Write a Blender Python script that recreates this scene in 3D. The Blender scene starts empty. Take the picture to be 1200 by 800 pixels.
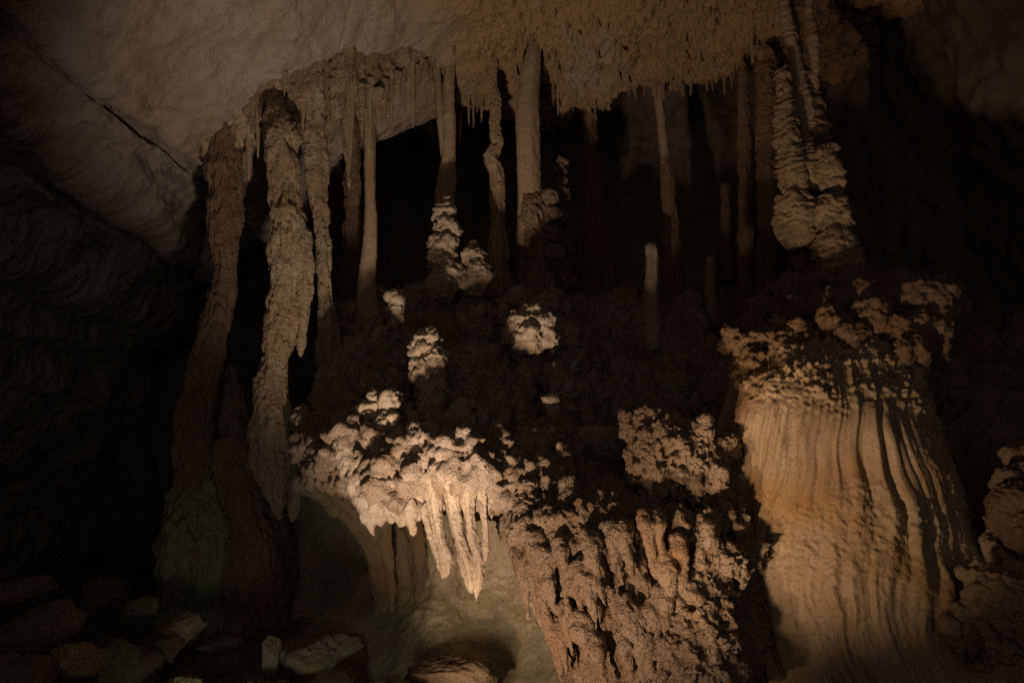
import bpy, math
import numpy as np
from mathutils import Vector

# ------------------------------------------------------------------ camera, world, lamps, exposure
SC = bpy.context.scene
COL = SC.collection
PITCH = math.radians(8.0)
CAMZ = 1.6
cam_d = bpy.data.cameras.new("camera"); cam_d.lens = 24.0; cam_d.sensor_width = 36.0
cam_d.clip_start = 0.05; cam_d.clip_end = 200.0
cam = bpy.data.objects.new("camera", cam_d); COL.objects.link(cam)
cam.location = (0, 0, CAMZ); cam.rotation_euler = (math.pi/2 + PITCH, 0, 0)
SC.camera = cam

world = bpy.data.worlds.new("World"); SC.world = world; world.use_nodes = True
bg = world.node_tree.nodes["Background"]
bg.inputs[0].default_value = (1.0, 0.86, 0.70, 1); bg.inputs[1].default_value = 0.17

SC.view_settings.view_transform = 'Standard'; SC.view_settings.look = 'None'
SC.view_settings.exposure = 0.0; SC.view_settings.gamma = 1.0
SC.render.engine = 'CYCLES'
SC.cycles.max_bounces = 5; SC.cycles.diffuse_bounces = 2; SC.cycles.glossy_bounces = 2
SC.cycles.use_denoising = False
SC.cycles.sample_clamp_direct = 4.0; SC.cycles.sample_clamp_indirect = 1.0; SC.cycles.caustics_reflective = False; SC.cycles.caustics_refractive = False

def lamp(name, loc, aim, watts, color, angle=100, blend=0.6, size=0.05):
    d = bpy.data.lights.new(name, 'SPOT'); d.energy = watts; d.color = color
    d.spot_size = math.radians(angle); d.spot_blend = blend; d.shadow_soft_size = size
    o = bpy.data.objects.new(name, d); COL.objects.link(o); o.location = loc
    o.rotation_euler = (Vector(aim) - Vector(loc)).to_track_quat('-Z', 'Y').to_euler()
    return o
WARM = (1.0, 0.66, 0.38); NEUT = (1.0, 0.76, 0.55); PINK = (1.0, 0.67, 0.42)
lamp("unseen_floodlight", (-0.74, 3.35, -0.45), (0.42, 6.0, 0.95), 300, PINK, 82, 0.95, .05)
lamp("unseen_floodlight", (-0.66, 3.6, -0.45), (-1.15, 8.2, 6.5), 650, NEUT, 68, 1.0, .10)
lamp("unseen_floodlight", (-0.10, 3.3, -0.05), (2.32, 5.25, 1.42), 275, WARM, 49, 1.0, .10)
lamp("unseen_floodlight", (-0.55, 4.3, -0.15), (0.04, 7.4, .25), 118, (1.0, .76, .50), 50, 1.0, .12)
lamp("unseen_floodlight", (-1.6, 4.4, -0.35), (-2.1, 7.8, .5), 14, (.90, 1.0, .66), 110, 0.9, .12)
lamp("unseen_floodlight", (0.55, 3.5, -0.30), (2.95, 7.0, 4.7), 230, WARM, 26, 1.0, .07)  # added narrow spot, brightens only the ringed stalagmites
lamp("unseen_floodlight", (3.0, 11.0, 3.0), (1.4, 13.6, 5.2), 6, WARM, 140, 1.0, .15)  # added unseen lamp, gives the back chamber a faint glow

# ------------------------------------------------------------------ pixel of the photograph -> world point at distance Y
CP, SP = math.cos(PITCH), math.sin(PITCH)
def P(px, py, Y):
    x = (px-600)/800.0; y = (400-py)/800.0
    fy = CP - SP*y; fz = SP + CP*y
    s = Y/fy
    return np.array([x*s, Y, CAMZ + fz*s])
def path(pts, Y=None):
    """[(px,py,r_px[,Y])] -> array of x,y,z,r"""
    out = []
    for q in pts:
        D = q[3] if len(q) > 3 else Y
        p = P(q[0], q[1], D); out.append([*p, q[2]/800.0*D])
    return np.array(out)

# ------------------------------------------------------------------ noise
def _h(ix, iy, iz, seed):
    h = (ix.astype(np.uint32)*np.uint32(374761393) + iy.astype(np.uint32)*np.uint32(668265263)
         + iz.astype(np.uint32)*np.uint32(2147483647) + np.uint32((seed*974634533) & 0xffffffff))
    h ^= h >> np.uint32(13); h *= np.uint32(1274126177); h ^= h >> np.uint32(16)
    h *= np.uint32(2246822519); h ^= h >> np.uint32(15)
    return h
def _f(h): return (h & np.uint32(0xffffff)).astype(np.float32)/np.float32(0xffffff)
G12 = np.array([[1,1,0],[-1,1,0],[1,-1,0],[-1,-1,0],[1,0,1],[-1,0,1],[1,0,-1],[-1,0,-1],[0,1,1],[0,-1,1],[0,1,-1],[0,-1,-1],
                [1,1,0],[0,-1,1],[-1,1,0],[0,-1,-1]], np.float32)
def noise(p, seed=0):
    p = np.asarray(p, np.float32); i = np.floor(p).astype(np.int64); f = p - i
    u = f*f*f*(f*(f*6-15)+10); r = 0
    for a in (0, 1):
        for b in (0, 1):
            for c in (0, 1):
                g = G12[_h(i[:,0]+a, i[:,1]+b, i[:,2]+c, seed) & np.uint32(15)]
                d = g[:,0]*(f[:,0]-a) + g[:,1]*(f[:,1]-b) + g[:,2]*(f[:,2]-c)
                w = (u[:,0] if a else 1-u[:,0])*(u[:,1] if b else 1-u[:,1])*(u[:,2] if c else 1-u[:,2])
                r = r + w*d
    return r
def fbm(p, o=4, seed=0, gain=0.5):
    r = 0; a = 1.0; p = np.asarray(p, np.float32)
    for k in range(o):
        r = r + a*noise(p, seed+k*7); p = p*2.03+17.3; a *= gain
    return r
def ridged(p, o=3, seed=0):
    r = 0; a = 1.0
    for k in range(o):
        r = r + a*(1-2*np.abs(noise(p, seed+k*7))); p = p*2.1+9.1; a *= 0.5
    return r/1.75
def worley(p, seed=0):
    p = np.asarray(p, np.float32); i = np.floor(p).astype(np.int64)
    f1 = np.full(len(p), 9.0, np.float32); f2 = f1.copy(); cid = np.zeros(len(p), np.float32)
    for a in (-1, 0, 1):
        for b in (-1, 0, 1):
            for c in (-1, 0, 1):
                h = _h(i[:,0]+a, i[:,1]+b, i[:,2]+c, seed)
                x = i[:,0]+a+_f(h) - p[:,0]; y = i[:,1]+b+_f(h*np.uint32(2654435761)+np.uint32(11)) - p[:,1]
                z = i[:,2]+c+_f((h ^ np.uint32(0x5bd1e995))*np.uint32(40503)+np.uint32(7)) - p[:,2]
                d = np.sqrt(x*x+y*y+z*z)
                m = d < f1
                f2 = np.where(m, f1, np.minimum(f2, d)); cid = np.where(m, _f(h*np.uint32(97)), cid)
                f1 = np.where(m, d, f1)
    return f1, f2, cid
def popcorn(P_, cell, seed=0, keep=1.0):
    """rounded nodules; 0..1"""
    f1, f2, cid = worley(P_/cell, seed)
    r = 0.45+0.35*((cid*7.13) % 1.0)
    h = np.sqrt(np.clip(1-(f1/r)**2, 0, 1))
    return h*(cid < keep)*(0.6+0.4*cid)
def sstep(a, b, x):
    t = np.clip((x-a)/(b-a), 0, 1); return t*t*(3-2*t)

# ------------------------------------------------------------------ mesh helpers
def normals(V, F):
    a = V[F[:,2]]-V[F[:,0]]; b = V[F[:,3]]-V[F[:,1]]
    n = np.cross(a, b); N = np.zeros_like(V)
    for k in range(4):
        for c in range(3):
            N[:,c] += np.bincount(F[:,k], n[:,c], len(V))
    l = np.linalg.norm(N, axis=1, keepdims=True); l[l == 0] = 1
    return N/l
def relax(V, F, it=1, w=0.5):
    for _ in range(it):
        S = np.zeros_like(V); C = np.zeros(len(V))
        for k in range(4):
            for j in (1, 3):
                o = F[:,(k+j) % 4]
                for c in range(3): S[:,c] += np.bincount(F[:,k], V[o,c], len(V))
                C += np.bincount(F[:,k], minlength=len(V))
        V = V*(1-w) + w*S/np.maximum(C, 1)[:,None]
    return V
def link(name, V, F, mat, parent=None, origin=None):
    V = np.asarray(V, np.float64)
    if parent is not None: origin = np.array(parent.location)
    elif origin is None:
        origin = np.array([V[:,0].mean(), V[:,1].mean(), V[:,2].min()])
    me = bpy.data.meshes.new(name); W = (V-origin).astype(np.float32)
    me.vertices.add(len(W)); me.vertices.foreach_set("co", W.ravel())
    k = F.shape[1]
    me.loops.add(F.size); me.loops.foreach_set("vertex_index", F.astype(np.int32).ravel())
    me.polygons.add(len(F)); me.polygons.foreach_set("loop_start", np.arange(0, F.size, k, dtype=np.int32))
    me.polygons.foreach_set("use_smooth", np.ones(len(F), bool))
    me.update(calc_edges=True); me.validate()
    me.materials.append(mat)
    o = bpy.data.objects.new(name, me); COL.objects.link(o)
    if parent is not None: o.parent = parent
    else: o.location = origin
    return o
def tag(o, label=None, cat=None, group=None, kind=None):
    if label: o["label"] = label
    if cat: o["category"] = cat
    if group: o["group"] = group
    if kind: o["kind"] = kind
    return o
def thing(name, loc, label, cat, group=None):
    o = bpy.data.objects.new(name, None); o.empty_display_size = 0.1; COL.objects.link(o)
    o.location = [float(v) for v in loc]
    return tag(o, label, cat, group)
def bend(pts, n):
    """Catmull-Rom through rows of pts, n samples"""
    p = np.asarray(pts, float); m = len(p)
    t = np.linspace(0, m-1, n); i = np.clip(t.astype(int), 0, m-2); f = (t-i)[:,None]
    q = np.vstack([2*p[0]-p[1], p, 2*p[-1]-p[-2]]); a, b, c, d = q[i], q[i+1], q[i+2], q[i+3]
    return 0.5*((2*b)+(-a+c)*f+(2*a-5*b+4*c-d)*f**2+(-a+3*b-3*c+d)*f**3)
def tube(pth, step=0.012, lobes=0.08, seed=0, tip=(False, False), twist=0.6, nmin=20, squash=None):
    """upright limb, top to bottom; rows x,y,z,r -> V,F (quads), T theta, S 0..1"""
    rng = np.random.RandomState(seed)
    L = np.sum(np.linalg.norm(np.diff(pth[:,:3], axis=0), axis=1)); R = pth[:,3].max()
    nz = int(np.clip(L/step, 16, 520)); nt = int(np.clip(2*math.pi*R/step, nmin, 640))
    c = bend(pth, nz); c[:,3] = np.maximum(c[:,3], 0.002)
    s = np.linspace(0, 1, nz); e = R*1.0/max(L, 1e-3)
    if tip[0]: c[:,3] *= np.sqrt(np.clip(1-(np.clip(1-s/e, 0, 1))**2, 0.002, 1))
    if tip[1]: c[:,3] *= np.sqrt(np.clip(1-(np.clip(1-(1-s)/e, 0, 1))**2, 0.002, 1))
    th = np.linspace(0, 2*math.pi, nt, endpoint=False)
    T, S = np.meshgrid(th, s); r = np.repeat(c[:,3:4], nt, 1)
    k = 1.0
    for m in (2, 3, 5):
        k = k + lobes*rng.uniform(.3, 1)*np.cos(m*T+rng.uniform(0, 6.3)+twist*m*S*rng.uniform(-2, 2))
    r = r*k
    ax, ay = squash if squash else (1, 1)
    V = np.stack([c[:,0:1]+ax*r*np.cos(T), c[:,1:2]+ay*r*np.sin(T), np.repeat(c[:,2:3], nt, 1)], -1).reshape(-1, 3)
    i = np.arange(nz-1)[:,None]; j = np.arange(nt)[None,:]; j2 = (j+1) % nt
    F = np.stack([i*nt+j, (i+1)*nt+j, (i+1)*nt+j2, i*nt+j2], -1).reshape(-1, 4)
    V = np.vstack([V, c[:1,:3], c[-1:,:3]])
    nv = len(V); jj = np.arange(0, nt-1, 2); e1 = (jj+2) % nt
    F = np.vstack([F, np.stack([np.full(len(jj), nv-2), jj, jj+1, e1], -1),
                   np.stack([np.full(len(jj), nv-1), (nz-1)*nt+e1, (nz-1)*nt+jj+1, (nz-1)*nt+jj], -1)])
    T = np.append(T.ravel(), [0, 0]); S = np.append(S.ravel(), [0, 1])
    return V, F, T, S
def nets(prims, h, lo=None, hi=None, pad=0.12, extra=None):
    """smooth union of (a, ra, b, rb, k[, scale]) round cones -> quads (surface nets)"""
    A = np.array([[*p[0], p[1]] for p in prims] + [[*p[2], p[3]] for p in prims])
    if lo is None: lo = (A[:,:3]-A[:,3:4]).min(0)-pad
    if hi is None: hi = (A[:,:3]+A[:,3:4]).max(0)+pad
    lo = np.asarray(lo, float); hi = np.asarray(hi, float)
    n = np.ceil((hi-lo)/h).astype(int)+1
    ax = [lo[d]+h*np.arange(n[d]) for d in range(3)]
    Fd = np.full(n, 0.5, np.float32)
    if extra is not None:
        X, Y, Z = np.meshgrid(*ax, indexing='ij', sparse=True); Fd = extra(X, Y, Z).astype(np.float32)
        Fd = np.broadcast_to(Fd, n).copy()
    for (a, ra, b, rb, k) in prims:
        a = np.asarray(a, float); b = np.asarray(b, float); m = max(ra, rb)+k+2*h
        s0 = np.clip(((np.minimum(a, b)-m-lo)/h).astype(int), 0, n-1); s1 = np.clip(((np.maximum(a, b)+m-lo)/h).astype(int)+2, 1, n)
        if np.any(s1 <= s0): continue
        sl = tuple(slice(s0[d], s1[d]) for d in range(3))
        x = ax[0][sl[0]][:,None,None]-a[0]; y = ax[1][sl[1]][None,:,None]-a[1]; z = ax[2][sl[2]][None,None,:]-a[2]
        v = b-a; vv = v@v
        t = np.clip((x*v[0]+y*v[1]+z*v[2])/vv, 0, 1) if vv > 1e-9 else 0.0
        d = (np.sqrt((x-t*v[0])**2+(y-t*v[1])**2+(z-t*v[2])**2)-(ra+t*(rb-ra))).astype(np.float32)
        g = Fd[sl]; q = np.clip(0.5+0.5*(g-d)/k, 0, 1)
        Fd[sl] = g*(1-q)+d*q-k*q*(1-q)
    # close the box
    for d in range(3):
        for e in (0, -1):
            ix = [slice(None)]*3; ix[d] = e; Fd[tuple(ix)] = np.maximum(Fd[tuple(ix)], h*0.5)
    neg = Fd < 0
    acc = np.zeros((*(n-1), 3), np.float32); cnt = np.zeros(n-1, np.float32); edges = []
    for d in range(3):
        s0 = [slice(None)]*3; s1 = [slice(None)]*3; s0[d] = slice(0, -1); s1[d] = slice(1, None)
        f0, f1 = Fd[tuple(s0)], Fd[tuple(s1)]; cr = neg[tuple(s0)] != neg[tuple(s1)]
        I = np.argwhere(cr); a0 = f0[cr]; a1 = f1[cr]; t = a0/(a0-a1)
        pos = I.astype(np.float32); pos[:,d] += t
        e1, e2 = [q for q in range(3) if q != d]
        ok = np.ones(len(I), bool)
        for q in (e1, e2): ok &= (I[:,q] > 0) & (I[:,q] < n[q]-1)
        I, pos, flip = I[ok], pos[ok], (a0[ok] < 0)
        cells = []
        for o1, o2 in ((0, 0), (-1, 0), (-1, -1), (0, -1)):
            Cc = I.copy(); Cc[:,e1] += o1; Cc[:,e2] += o2
            np.add.at(acc, (Cc[:,0], Cc[:,1], Cc[:,2]), pos); np.add.at(cnt, (Cc[:,0], Cc[:,1], Cc[:,2]), 1)
            cells.append(np.ravel_multi_index((Cc[:,0], Cc[:,1], Cc[:,2]), n-1))
        q = np.stack(cells, -1)
        if d == 1: flip = ~flip
        q[~flip] = q[~flip][:, ::-1]
        edges.append(q)
    act = cnt.ravel() > 0; idx = np.cumsum(act)-1
    V = acc.reshape(-1, 3)[act]/cnt.ravel()[act][:,None]*h+lo
    F = idx[np.vstack(edges)]
    return V.astype(np.float64), F
def sheet(X, Y, Z):
    nu, nv = X.shape
    V = np.stack([X, Y, Z], -1).reshape(-1, 3)
    i = np.arange(nu-1)[:,None]; j = np.arange(nv-1)[None,:]
    F = np.stack([i*nv+j, (i+1)*nv+j, (i+1)*nv+j+1, i*nv+j+1], -1).reshape(-1, 4)
    return V, F

# ------------------------------------------------------------------ surface detail (metres along the normal)
def d_crust(V, seed, a=1.0):
    """fluted, pitted, nodule covered limestone"""
    st = np.array([1, 1, .35])
    fl = np.array([1, 1, .18]); m = sstep(-.2, .25, noise(V*3.1, seed+31))
    return a*(0.040*ridged(V*11*fl, 2, seed) + 0.022*fbm(V*16*st, 3, seed+3) + m*0.034*popcorn(V, 0.10, seed+5, .5) - .045*popcorn(V*np.array([1, 1, .5]), .055, seed+6, .38)
              + (.3+m)*0.018*popcorn(V, 0.032, seed+9, .6) + 0.014*ridged(V*30, 2, seed+12) + 0.05*fbm(V*3.5, 2, seed+11) - .02)
def d_smooth(V, seed, a=1.0):
    st = np.array([1, 1, .3])
    return a*(0.022*fbm(V*4*st, 3, seed) + .006*fbm(V*np.array([2, 2, 6]), 3, seed+8) + .008*popcorn(V, .09, seed+9, .25) + 0.006*fbm(V*np.array([22, 22, 9]), 3, seed+5) + 0.004*popcorn(V, 0.03, seed, .4))
def d_lumpy(V, seed, a=1.0):
    w = V[:,2]*6.5 + 1.3*fbm(V*3.6, 2, seed+20) + .5*fbm(V*9, 2, seed+22); saw = w-np.floor(w)
    return a*(0.040*popcorn(V, 0.15, seed, .85) + 0.028*popcorn(V, 0.075, seed+4, .7) + 0.016*popcorn(V, 0.036, seed+5, .7)
              + 0.04*fbm(V*5, 3, seed+8) + .03*(1-saw)*sstep(0, .18, saw) - .045*popcorn(V, .11, seed+9, .45) + .010*ridged(V*24, 2, seed+10) - .02)
def d_stack(V, seed, a=1.0):
    """overlapping ring shaped layers"""
    w = V[:,2]*8.5 + 1.9*fbm(V*2.7, 2, seed) + .7*fbm(V*8, 2, seed+2)
    saw = w-np.floor(w); cid = _f(_h(np.floor(w).astype(np.int64), np.zeros(len(V), np.int64), np.zeros(len(V), np.int64), seed))
    return a*(0.075*(1-saw)**.6*sstep(0, .10, saw)*(.4+.8*cid) + 0.022*fbm(V*8, 3, seed+5) + .022*popcorn(V, .11, seed+7, .4) + 0.012*popcorn(V, 0.045, seed+6, .6) - .01)

def d_coral(V, seed, a=1.0):
    return a*(0.05*fbm(V*4.5, 3, seed) + .05*popcorn(V, .13, seed+1, .6) - .07*popcorn(V, .12, seed+2, .45) + .032*popcorn(V, .052, seed+3, .8) + .020*popcorn(V, .030, seed+4, .8) - .01)

# ------------------------------------------------------------------ materials
def rock(name, light, mid, dark, scale=1.0, bump=1.0, rough=0.82, tint=None, pits=0.5, streak=0.35, dirt=0.65, zone=None):
    m = bpy.data.materials.new(name); m.use_nodes = True; nt = m.node_tree; N = nt.nodes; L = nt.links
    b = N["Principled BSDF"]; b.inputs["Roughness"].default_value = rough
    b.inputs["Specular IOR Level"].default_value = 0.45
    tc = N.new("ShaderNodeTexCoord")
    mp = N.new("ShaderNodeMapping"); L.new(tc.outputs["Object"], mp.inputs[0])
    mp.inputs["Scale"].default_value = (scale, scale, scale*streak)
    def nz(sc, det, vec, rough_=.6):
        n = N.new("ShaderNodeTexNoise"); n.inputs["Scale"].default_value = sc; n.inputs["Detail"].default_value = det
        n.inputs["Roughness"].default_value = rough_; L.new(vec, n.inputs["Vector"]); return n
    def ramp(src, a, b_, c0=(0,0,0,1), c1=(1,1,1,1)):
        r = N.new("ShaderNodeValToRGB"); r.color_ramp.elements[0].position = a; r.color_ramp.elements[1].position = b_
        r.color_ramp.elements[0].color = c0; r.color_ramp.elements[1].color = c1; L.new(src, r.inputs[0]); return r
    def mix(fac, a, b_, mode='MIX'):
        x = N.new("ShaderNodeMix"); x.data_type = 'RGBA'; x.blend_type = mode
        if hasattr(fac, "links"): L.new(fac, x.inputs[0])
        else: x.inputs[0].default_value = fac
        for k, v in ((6, a), (7, b_)):
            if hasattr(v, "links"): L.new(v, x.inputs[k])
            else: x.inputs[k].default_value = (*v, 1)
        return x.outputs[2]
    n1 = nz(2.2, 5, mp.outputs[0]); n2 = nz(7.5, 6, mp.outputs[0], .7); n3 = nz(1.1, 4, tc.outputs["Object"])
    n4 = nz(38*scale, 4, tc.outputs["Object"], .75); n5 = nz(150*scale, 2, tc.outputs["Object"], .7)
    c = mix(ramp(n1.outputs[0], .36, .64).outputs[0], mid, light)
    c = mix(ramp(n2.outputs[0], .50, .74).outputs[0], c, mid)
    dk = ramp(n2.outputs[0], .26, .46, (1,1,1,1), (0,0,0,1)); dd = N.new("ShaderNodeMath"); dd.operation = 'MULTIPLY'
    L.new(dk.outputs[0], dd.inputs[0]); dd.inputs[1].default_value = dirt
    c = mix(dd.outputs[0], c, dark)
    if tint is not None:
        c = mix(ramp(n3.outputs[0], .50, .66).outputs[0], c, tint)
    if zone:      # mineral staining that sets in towards +x
        sx = N.new("ShaderNodeSeparateXYZ"); L.new(tc.outputs["Object"], sx.inputs[0])
        mr = N.new("ShaderNodeMapRange"); L.new(sx.outputs[0], mr.inputs[0]); mr.inputs[1].default_value = zone[0]; mr.inputs[2].default_value = zone[1]; mr.inputs[4].default_value = .92
        mm = N.new("ShaderNodeMath"); mm.operation = 'MULTIPLY'; L.new(mr.outputs[0], mm.inputs[0]); L.new(ramp(n1.outputs[0], .2, .45).outputs[0], mm.inputs[1])
        c = mix(mm.outputs[0], c, zone[2])
    sp = ramp(n4.outputs[0], .34, .46, (1,1,1,1), (0,0,0,1)); ss = N.new("ShaderNodeMath"); ss.operation = 'MULTIPLY'
    L.new(sp.outputs[0], ss.inputs[0]); ss.inputs[1].default_value = pits
    c = mix(ss.outputs[0], c, dark)
    L.new(c, b.inputs["Base Color"])
    wr = N.new("ShaderNodeMapRange"); L.new(n3.outputs[0], wr.inputs[0]); wr.inputs[1].default_value = .38; wr.inputs[2].default_value = .60
    wr.inputs[3].default_value = max(.25, rough-.38); wr.inputs[4].default_value = min(1, rough+.08); L.new(wr.outputs[0], b.inputs["Roughness"])
    vo = N.new("ShaderNodeTexVoronoi"); vo.inputs["Scale"].default_value = 55*scale; L.new(tc.outputs["Object"], vo.inputs["Vector"])
    b1 = N.new("ShaderNodeBump"); b1.inputs["Strength"].default_value = min(1, .75*bump); b1.inputs["Distance"].default_value = 0.016*bump
    L.new(n4.outputs[0], b1.inputs["Height"])
    b2 = N.new("ShaderNodeBump"); b2.inputs["Strength"].default_value = min(1, .5*bump); b2.inputs["Distance"].default_value = 0.010*bump
    b2.invert = True
    L.new(vo.outputs["Distance"], b2.inputs["Height"]); L.new(b1.outputs[0], b2.inputs["Normal"])
    b3 = N.new("ShaderNodeBump"); b3.inputs["Strength"].default_value = min(1, .4*bump); b3.inputs["Distance"].default_value = 0.004
    L.new(n5.outputs[0], b3.inputs["Height"]); L.new(b2.outputs[0], b3.inputs["Normal"])
    L.new(b3.outputs[0], b.inputs["Normal"])
    return m
M = {
 'pale':   rock('pale_calcite', (.50,.42,.34), (.36,.28,.20), (.16,.11,.08), 1, 1.0, tint=(.40,.30,.19)),
 'drip':   rock('dripping_calcite', (.53,.44,.36), (.41,.32,.25), (.16,.11,.08), 1.3, .9, .55, tint=(.50,.40,.29)),
 'tan':    rock('tan_limestone', (.40,.31,.21), (.28,.20,.13), (.09,.06,.04), 1, 1.1, tint=(.30,.19,.10)),
 'brow':   rock('brow_limestone', (.50,.42,.37), (.30,.21,.14), (.09,.06,.04), 1, 1.3, .7, tint=(.26,.17,.09), pits=.6, streak=.8),
 'column': rock('column_limestone', (.42,.33,.23), (.34,.25,.17), (.14,.10,.07), 1, .6, tint=(.30,.21,.13), pits=.3),
 'crust':  rock('crusty_limestone', (.48,.38,.27), (.36,.26,.17), (.09,.06,.04), 1, 1.4, tint=(.36,.24,.13), pits=.75),
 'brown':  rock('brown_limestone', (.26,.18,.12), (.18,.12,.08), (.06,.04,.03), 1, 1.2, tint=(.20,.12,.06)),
 'flow':   rock('flowstone', (.42,.32,.22), (.31,.22,.14), (.10,.065,.04), 1, .7, .78, dirt=.9, tint=(.36,.22,.10), pits=.6, streak=.2),
 'apron':  rock('coral_limestone', (.38,.30,.235), (.29,.20,.135), (.055,.037,.025), 1, 1.5, tint=(.30,.18,.10), pits=.9),
 'ceil':   rock('ceiling_limestone', (.47,.41,.36), (.38,.32,.27), (.15,.11,.085), .6, 1.2, .9, tint=(.40,.31,.24), pits=.3, streak=.8, zone=(-1.9, -.4, (.34,.215,.105))),
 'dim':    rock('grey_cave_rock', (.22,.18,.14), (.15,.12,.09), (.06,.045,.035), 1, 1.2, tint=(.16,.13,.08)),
 'alcove': rock('smooth_alcove_rock', (.42,.35,.25), (.33,.27,.18), (.16,.12,.08), .8, .7, .75, tint=(.24,.22,.15), pits=.8, streak=.3, dirt=.9),
 'green':  rock('greenish_calcite', (.24,.22,.14), (.20,.17,.10), (.07,.06,.04), 1, .9, tint=(.15,.17,.10)),  # greenish tone with greener patches
 'rubble': rock('rubble_rock', (.24,.20,.15), (.17,.13,.09), (.06,.05,.04), 1.5, 1.2, tint=(.22,.13,.07), streak=1),
}

# ================================================================== SETTING
# ground
x = np.linspace(-11, 10, 330); y = np.linspace(-7, 16, 360)
X, Y = np.meshgrid(x, y, indexing='ij'); q = np.stack([X.ravel(), Y.ravel(), 0*X.ravel()], -1)
Z = (-0.72 + 0.22*fbm(q*.5, 4, 3) + 0.10*popcorn(q, .45, 5, .8) + .05*popcorn(q, .2, 6, .8)).reshape(X.shape)
Z += -.5*sstep(-2.5, -6.5, X)*sstep(5, 9, Y) + .10*sstep(6.0, 8.2, Y)*sstep(-3.4, -2, X) + .25*sstep(-1.2, -2.4, X) - .40*sstep(-1.6, -1.1, X)*sstep(5.0, 5.8, Y)
Z = np.where(Y < 3.0, np.minimum(Z, -.62), Z)
V, F = sheet(X, Y, Z)
tag(link('ground', V, F, M['rubble'], origin=np.zeros(3)), kind='structure')
# ceiling: a vault, folded down into the sloping left wall
prof = np.array([(10.5,7.9),(7,7.8),(4.0,7.4),(2,7.1),(0.4,6.95),(-1.0,6.65),(-1.9,6.2),(-2.7,5.65),(-3.2,5.2),(-3.55,4.95),(-3.78,4.85),
                 (-3.95,5.05),(-4.2,5.2),(-4.5,4.95),(-4.75,4.45),(-4.95,4.45),(-5.2,4.55),(-5.6,4.1),(-5.85,3.6),(-6.1,3.65),(-6.6,3.3),(-7.3,2.2),(-8.2,1.1),(-8.8,0),(-9.2,-1.6)])
c = bend(prof, 4000); w = np.where((c[:,0] > -3.9) & (c[:,0] < 4.5), 3.2, 1.0); w = np.cumsum(w*np.linalg.norm(np.gradient(c, axis=0), axis=1))
c = c[np.searchsorted(w, np.linspace(w[0], w[-1]*.99999, 980))]; yy = np.concatenate([np.linspace(-7, 5, 90)[:-1], np.linspace(5, 11.2, 400)[:-1], np.linspace(11.2, 15.2, 60)])
X = np.repeat(c[:,:1], len(yy), 1); Z = np.repeat(c[:,1:], len(yy), 1); Y = np.repeat(yy[None,:], len(c), 0)
edge = 10.35 + .5*np.sin(X*1.1+1) + .25*np.sin(X*2.7)
Z = Z + 1.9*sstep(-.2, 2.4, Y-edge)*sstep(-3.6, -2.2, X) - .10*np.exp(-((Y-edge+.25)/.5)**2)*sstep(-1, .5, X)
Z = Z + .9*sstep(3, -4, Y)
V, F = sheet(X, Y, Z); n = normals(V, F); n *= np.sign((n[:,2:3].mean()))*-1; ul = np.repeat(np.append(0, np.cumsum(np.linalg.norm(np.diff(c, axis=0), axis=1))), len(yy))
mL = sstep(-3.5, -4.1, V[:,0])*(.25+.75*sstep(1.8, 3.4, V[:,2]))
mR = sstep(-1.2, 0.2, V[:,0])
al = V*np.array([1.0, .22, 1.0])
d = .16*fbm(V*.8, 4, 21) + .022*fbm(V*3.1, 4, 22)*(.6+.6*mL) + mL*(.50*ridged(np.stack([ul*1.15+.14*noise(V*.6, 29), V[:,1]*.10, 0*ul], -1), 1, 23)+.12*ridged(np.stack([ul*3.1+.3*noise(V*.8, 18), V[:,1]*.22, 0*ul], -1), 2, 17)) + .012*mL*fbm(V*9, 3, 26)
d += mR*(.10*fbm(V*2.4, 3, 24) + .07*popcorn(V, .17, 25, .4) + .075*popcorn(V, .085, 28, .45) + .045*popcorn(V, .045, 20, .6) + .03*fbm(V*13, 3, 19))
d += .022*(1-mL)*(1-mR)*ridged(np.stack([ul*2.2+.4*noise(V*.8, 30), V[:,1]*.5, 0*ul], -1), 3, 27)
cr = np.exp(-(noise(V*np.array([.9, .7, .9])+3.3, 61)/.022)**2)*sstep(0, .2, noise(V*.6, 62)+.1) + .7*np.exp(-(noise(V*2.1+1.3, 63)/.03)**2)*sstep(.1, .3, noise(V*.8, 64))
d += -.05*cr + .018*fbm(V*6.5, 4, 65)*(.7+.6*mL) + .030*mL*fbm(V*np.array([4, 2.2, 4]), 4, 67) - .03*mL*popcorn(V*np.array([1, .5, 1]), .2, 66, .4) - .02*popcorn(V, .12, 68, .25)
V = V + n*d[:,None]
tag(link('ceiling', V, F, M['ceil'], origin=np.zeros(3)), kind='structure')
# far wall of the chamber, bending round to the right
prof = np.array([(-10,15.0),(-7,13.6),(-4,13.2),(-1,13.8),(2,13.6),(5,12.4),(6.7,10.2),(7.2,7.5),(6.9,4.5),(7.2,1),(7.6,-3),(7.7,-7)])
c = bend(prof, 700); zz = np.linspace(-1.5, 10.2, 300)
X = np.repeat(c[:,:1], len(zz), 1); Y = np.repeat(c[:,1:], len(zz), 1); Z = np.repeat(zz[None,:], len(c), 0)
lean = .22*(Z-2)
X = X - lean*sstep(4, 7, X); Y = Y - lean*sstep(5.5, 3, X)*.6
V, F = sheet(X, Y, Z); n = normals(V, F)
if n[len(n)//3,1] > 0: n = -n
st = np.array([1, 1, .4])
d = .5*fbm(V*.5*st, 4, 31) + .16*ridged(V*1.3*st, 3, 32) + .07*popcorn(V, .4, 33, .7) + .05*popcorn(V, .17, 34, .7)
tag(link('cave_wall', V+n*d[:,None], F, M['dim'], origin=np.zeros(3)), kind='structure')
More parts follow.
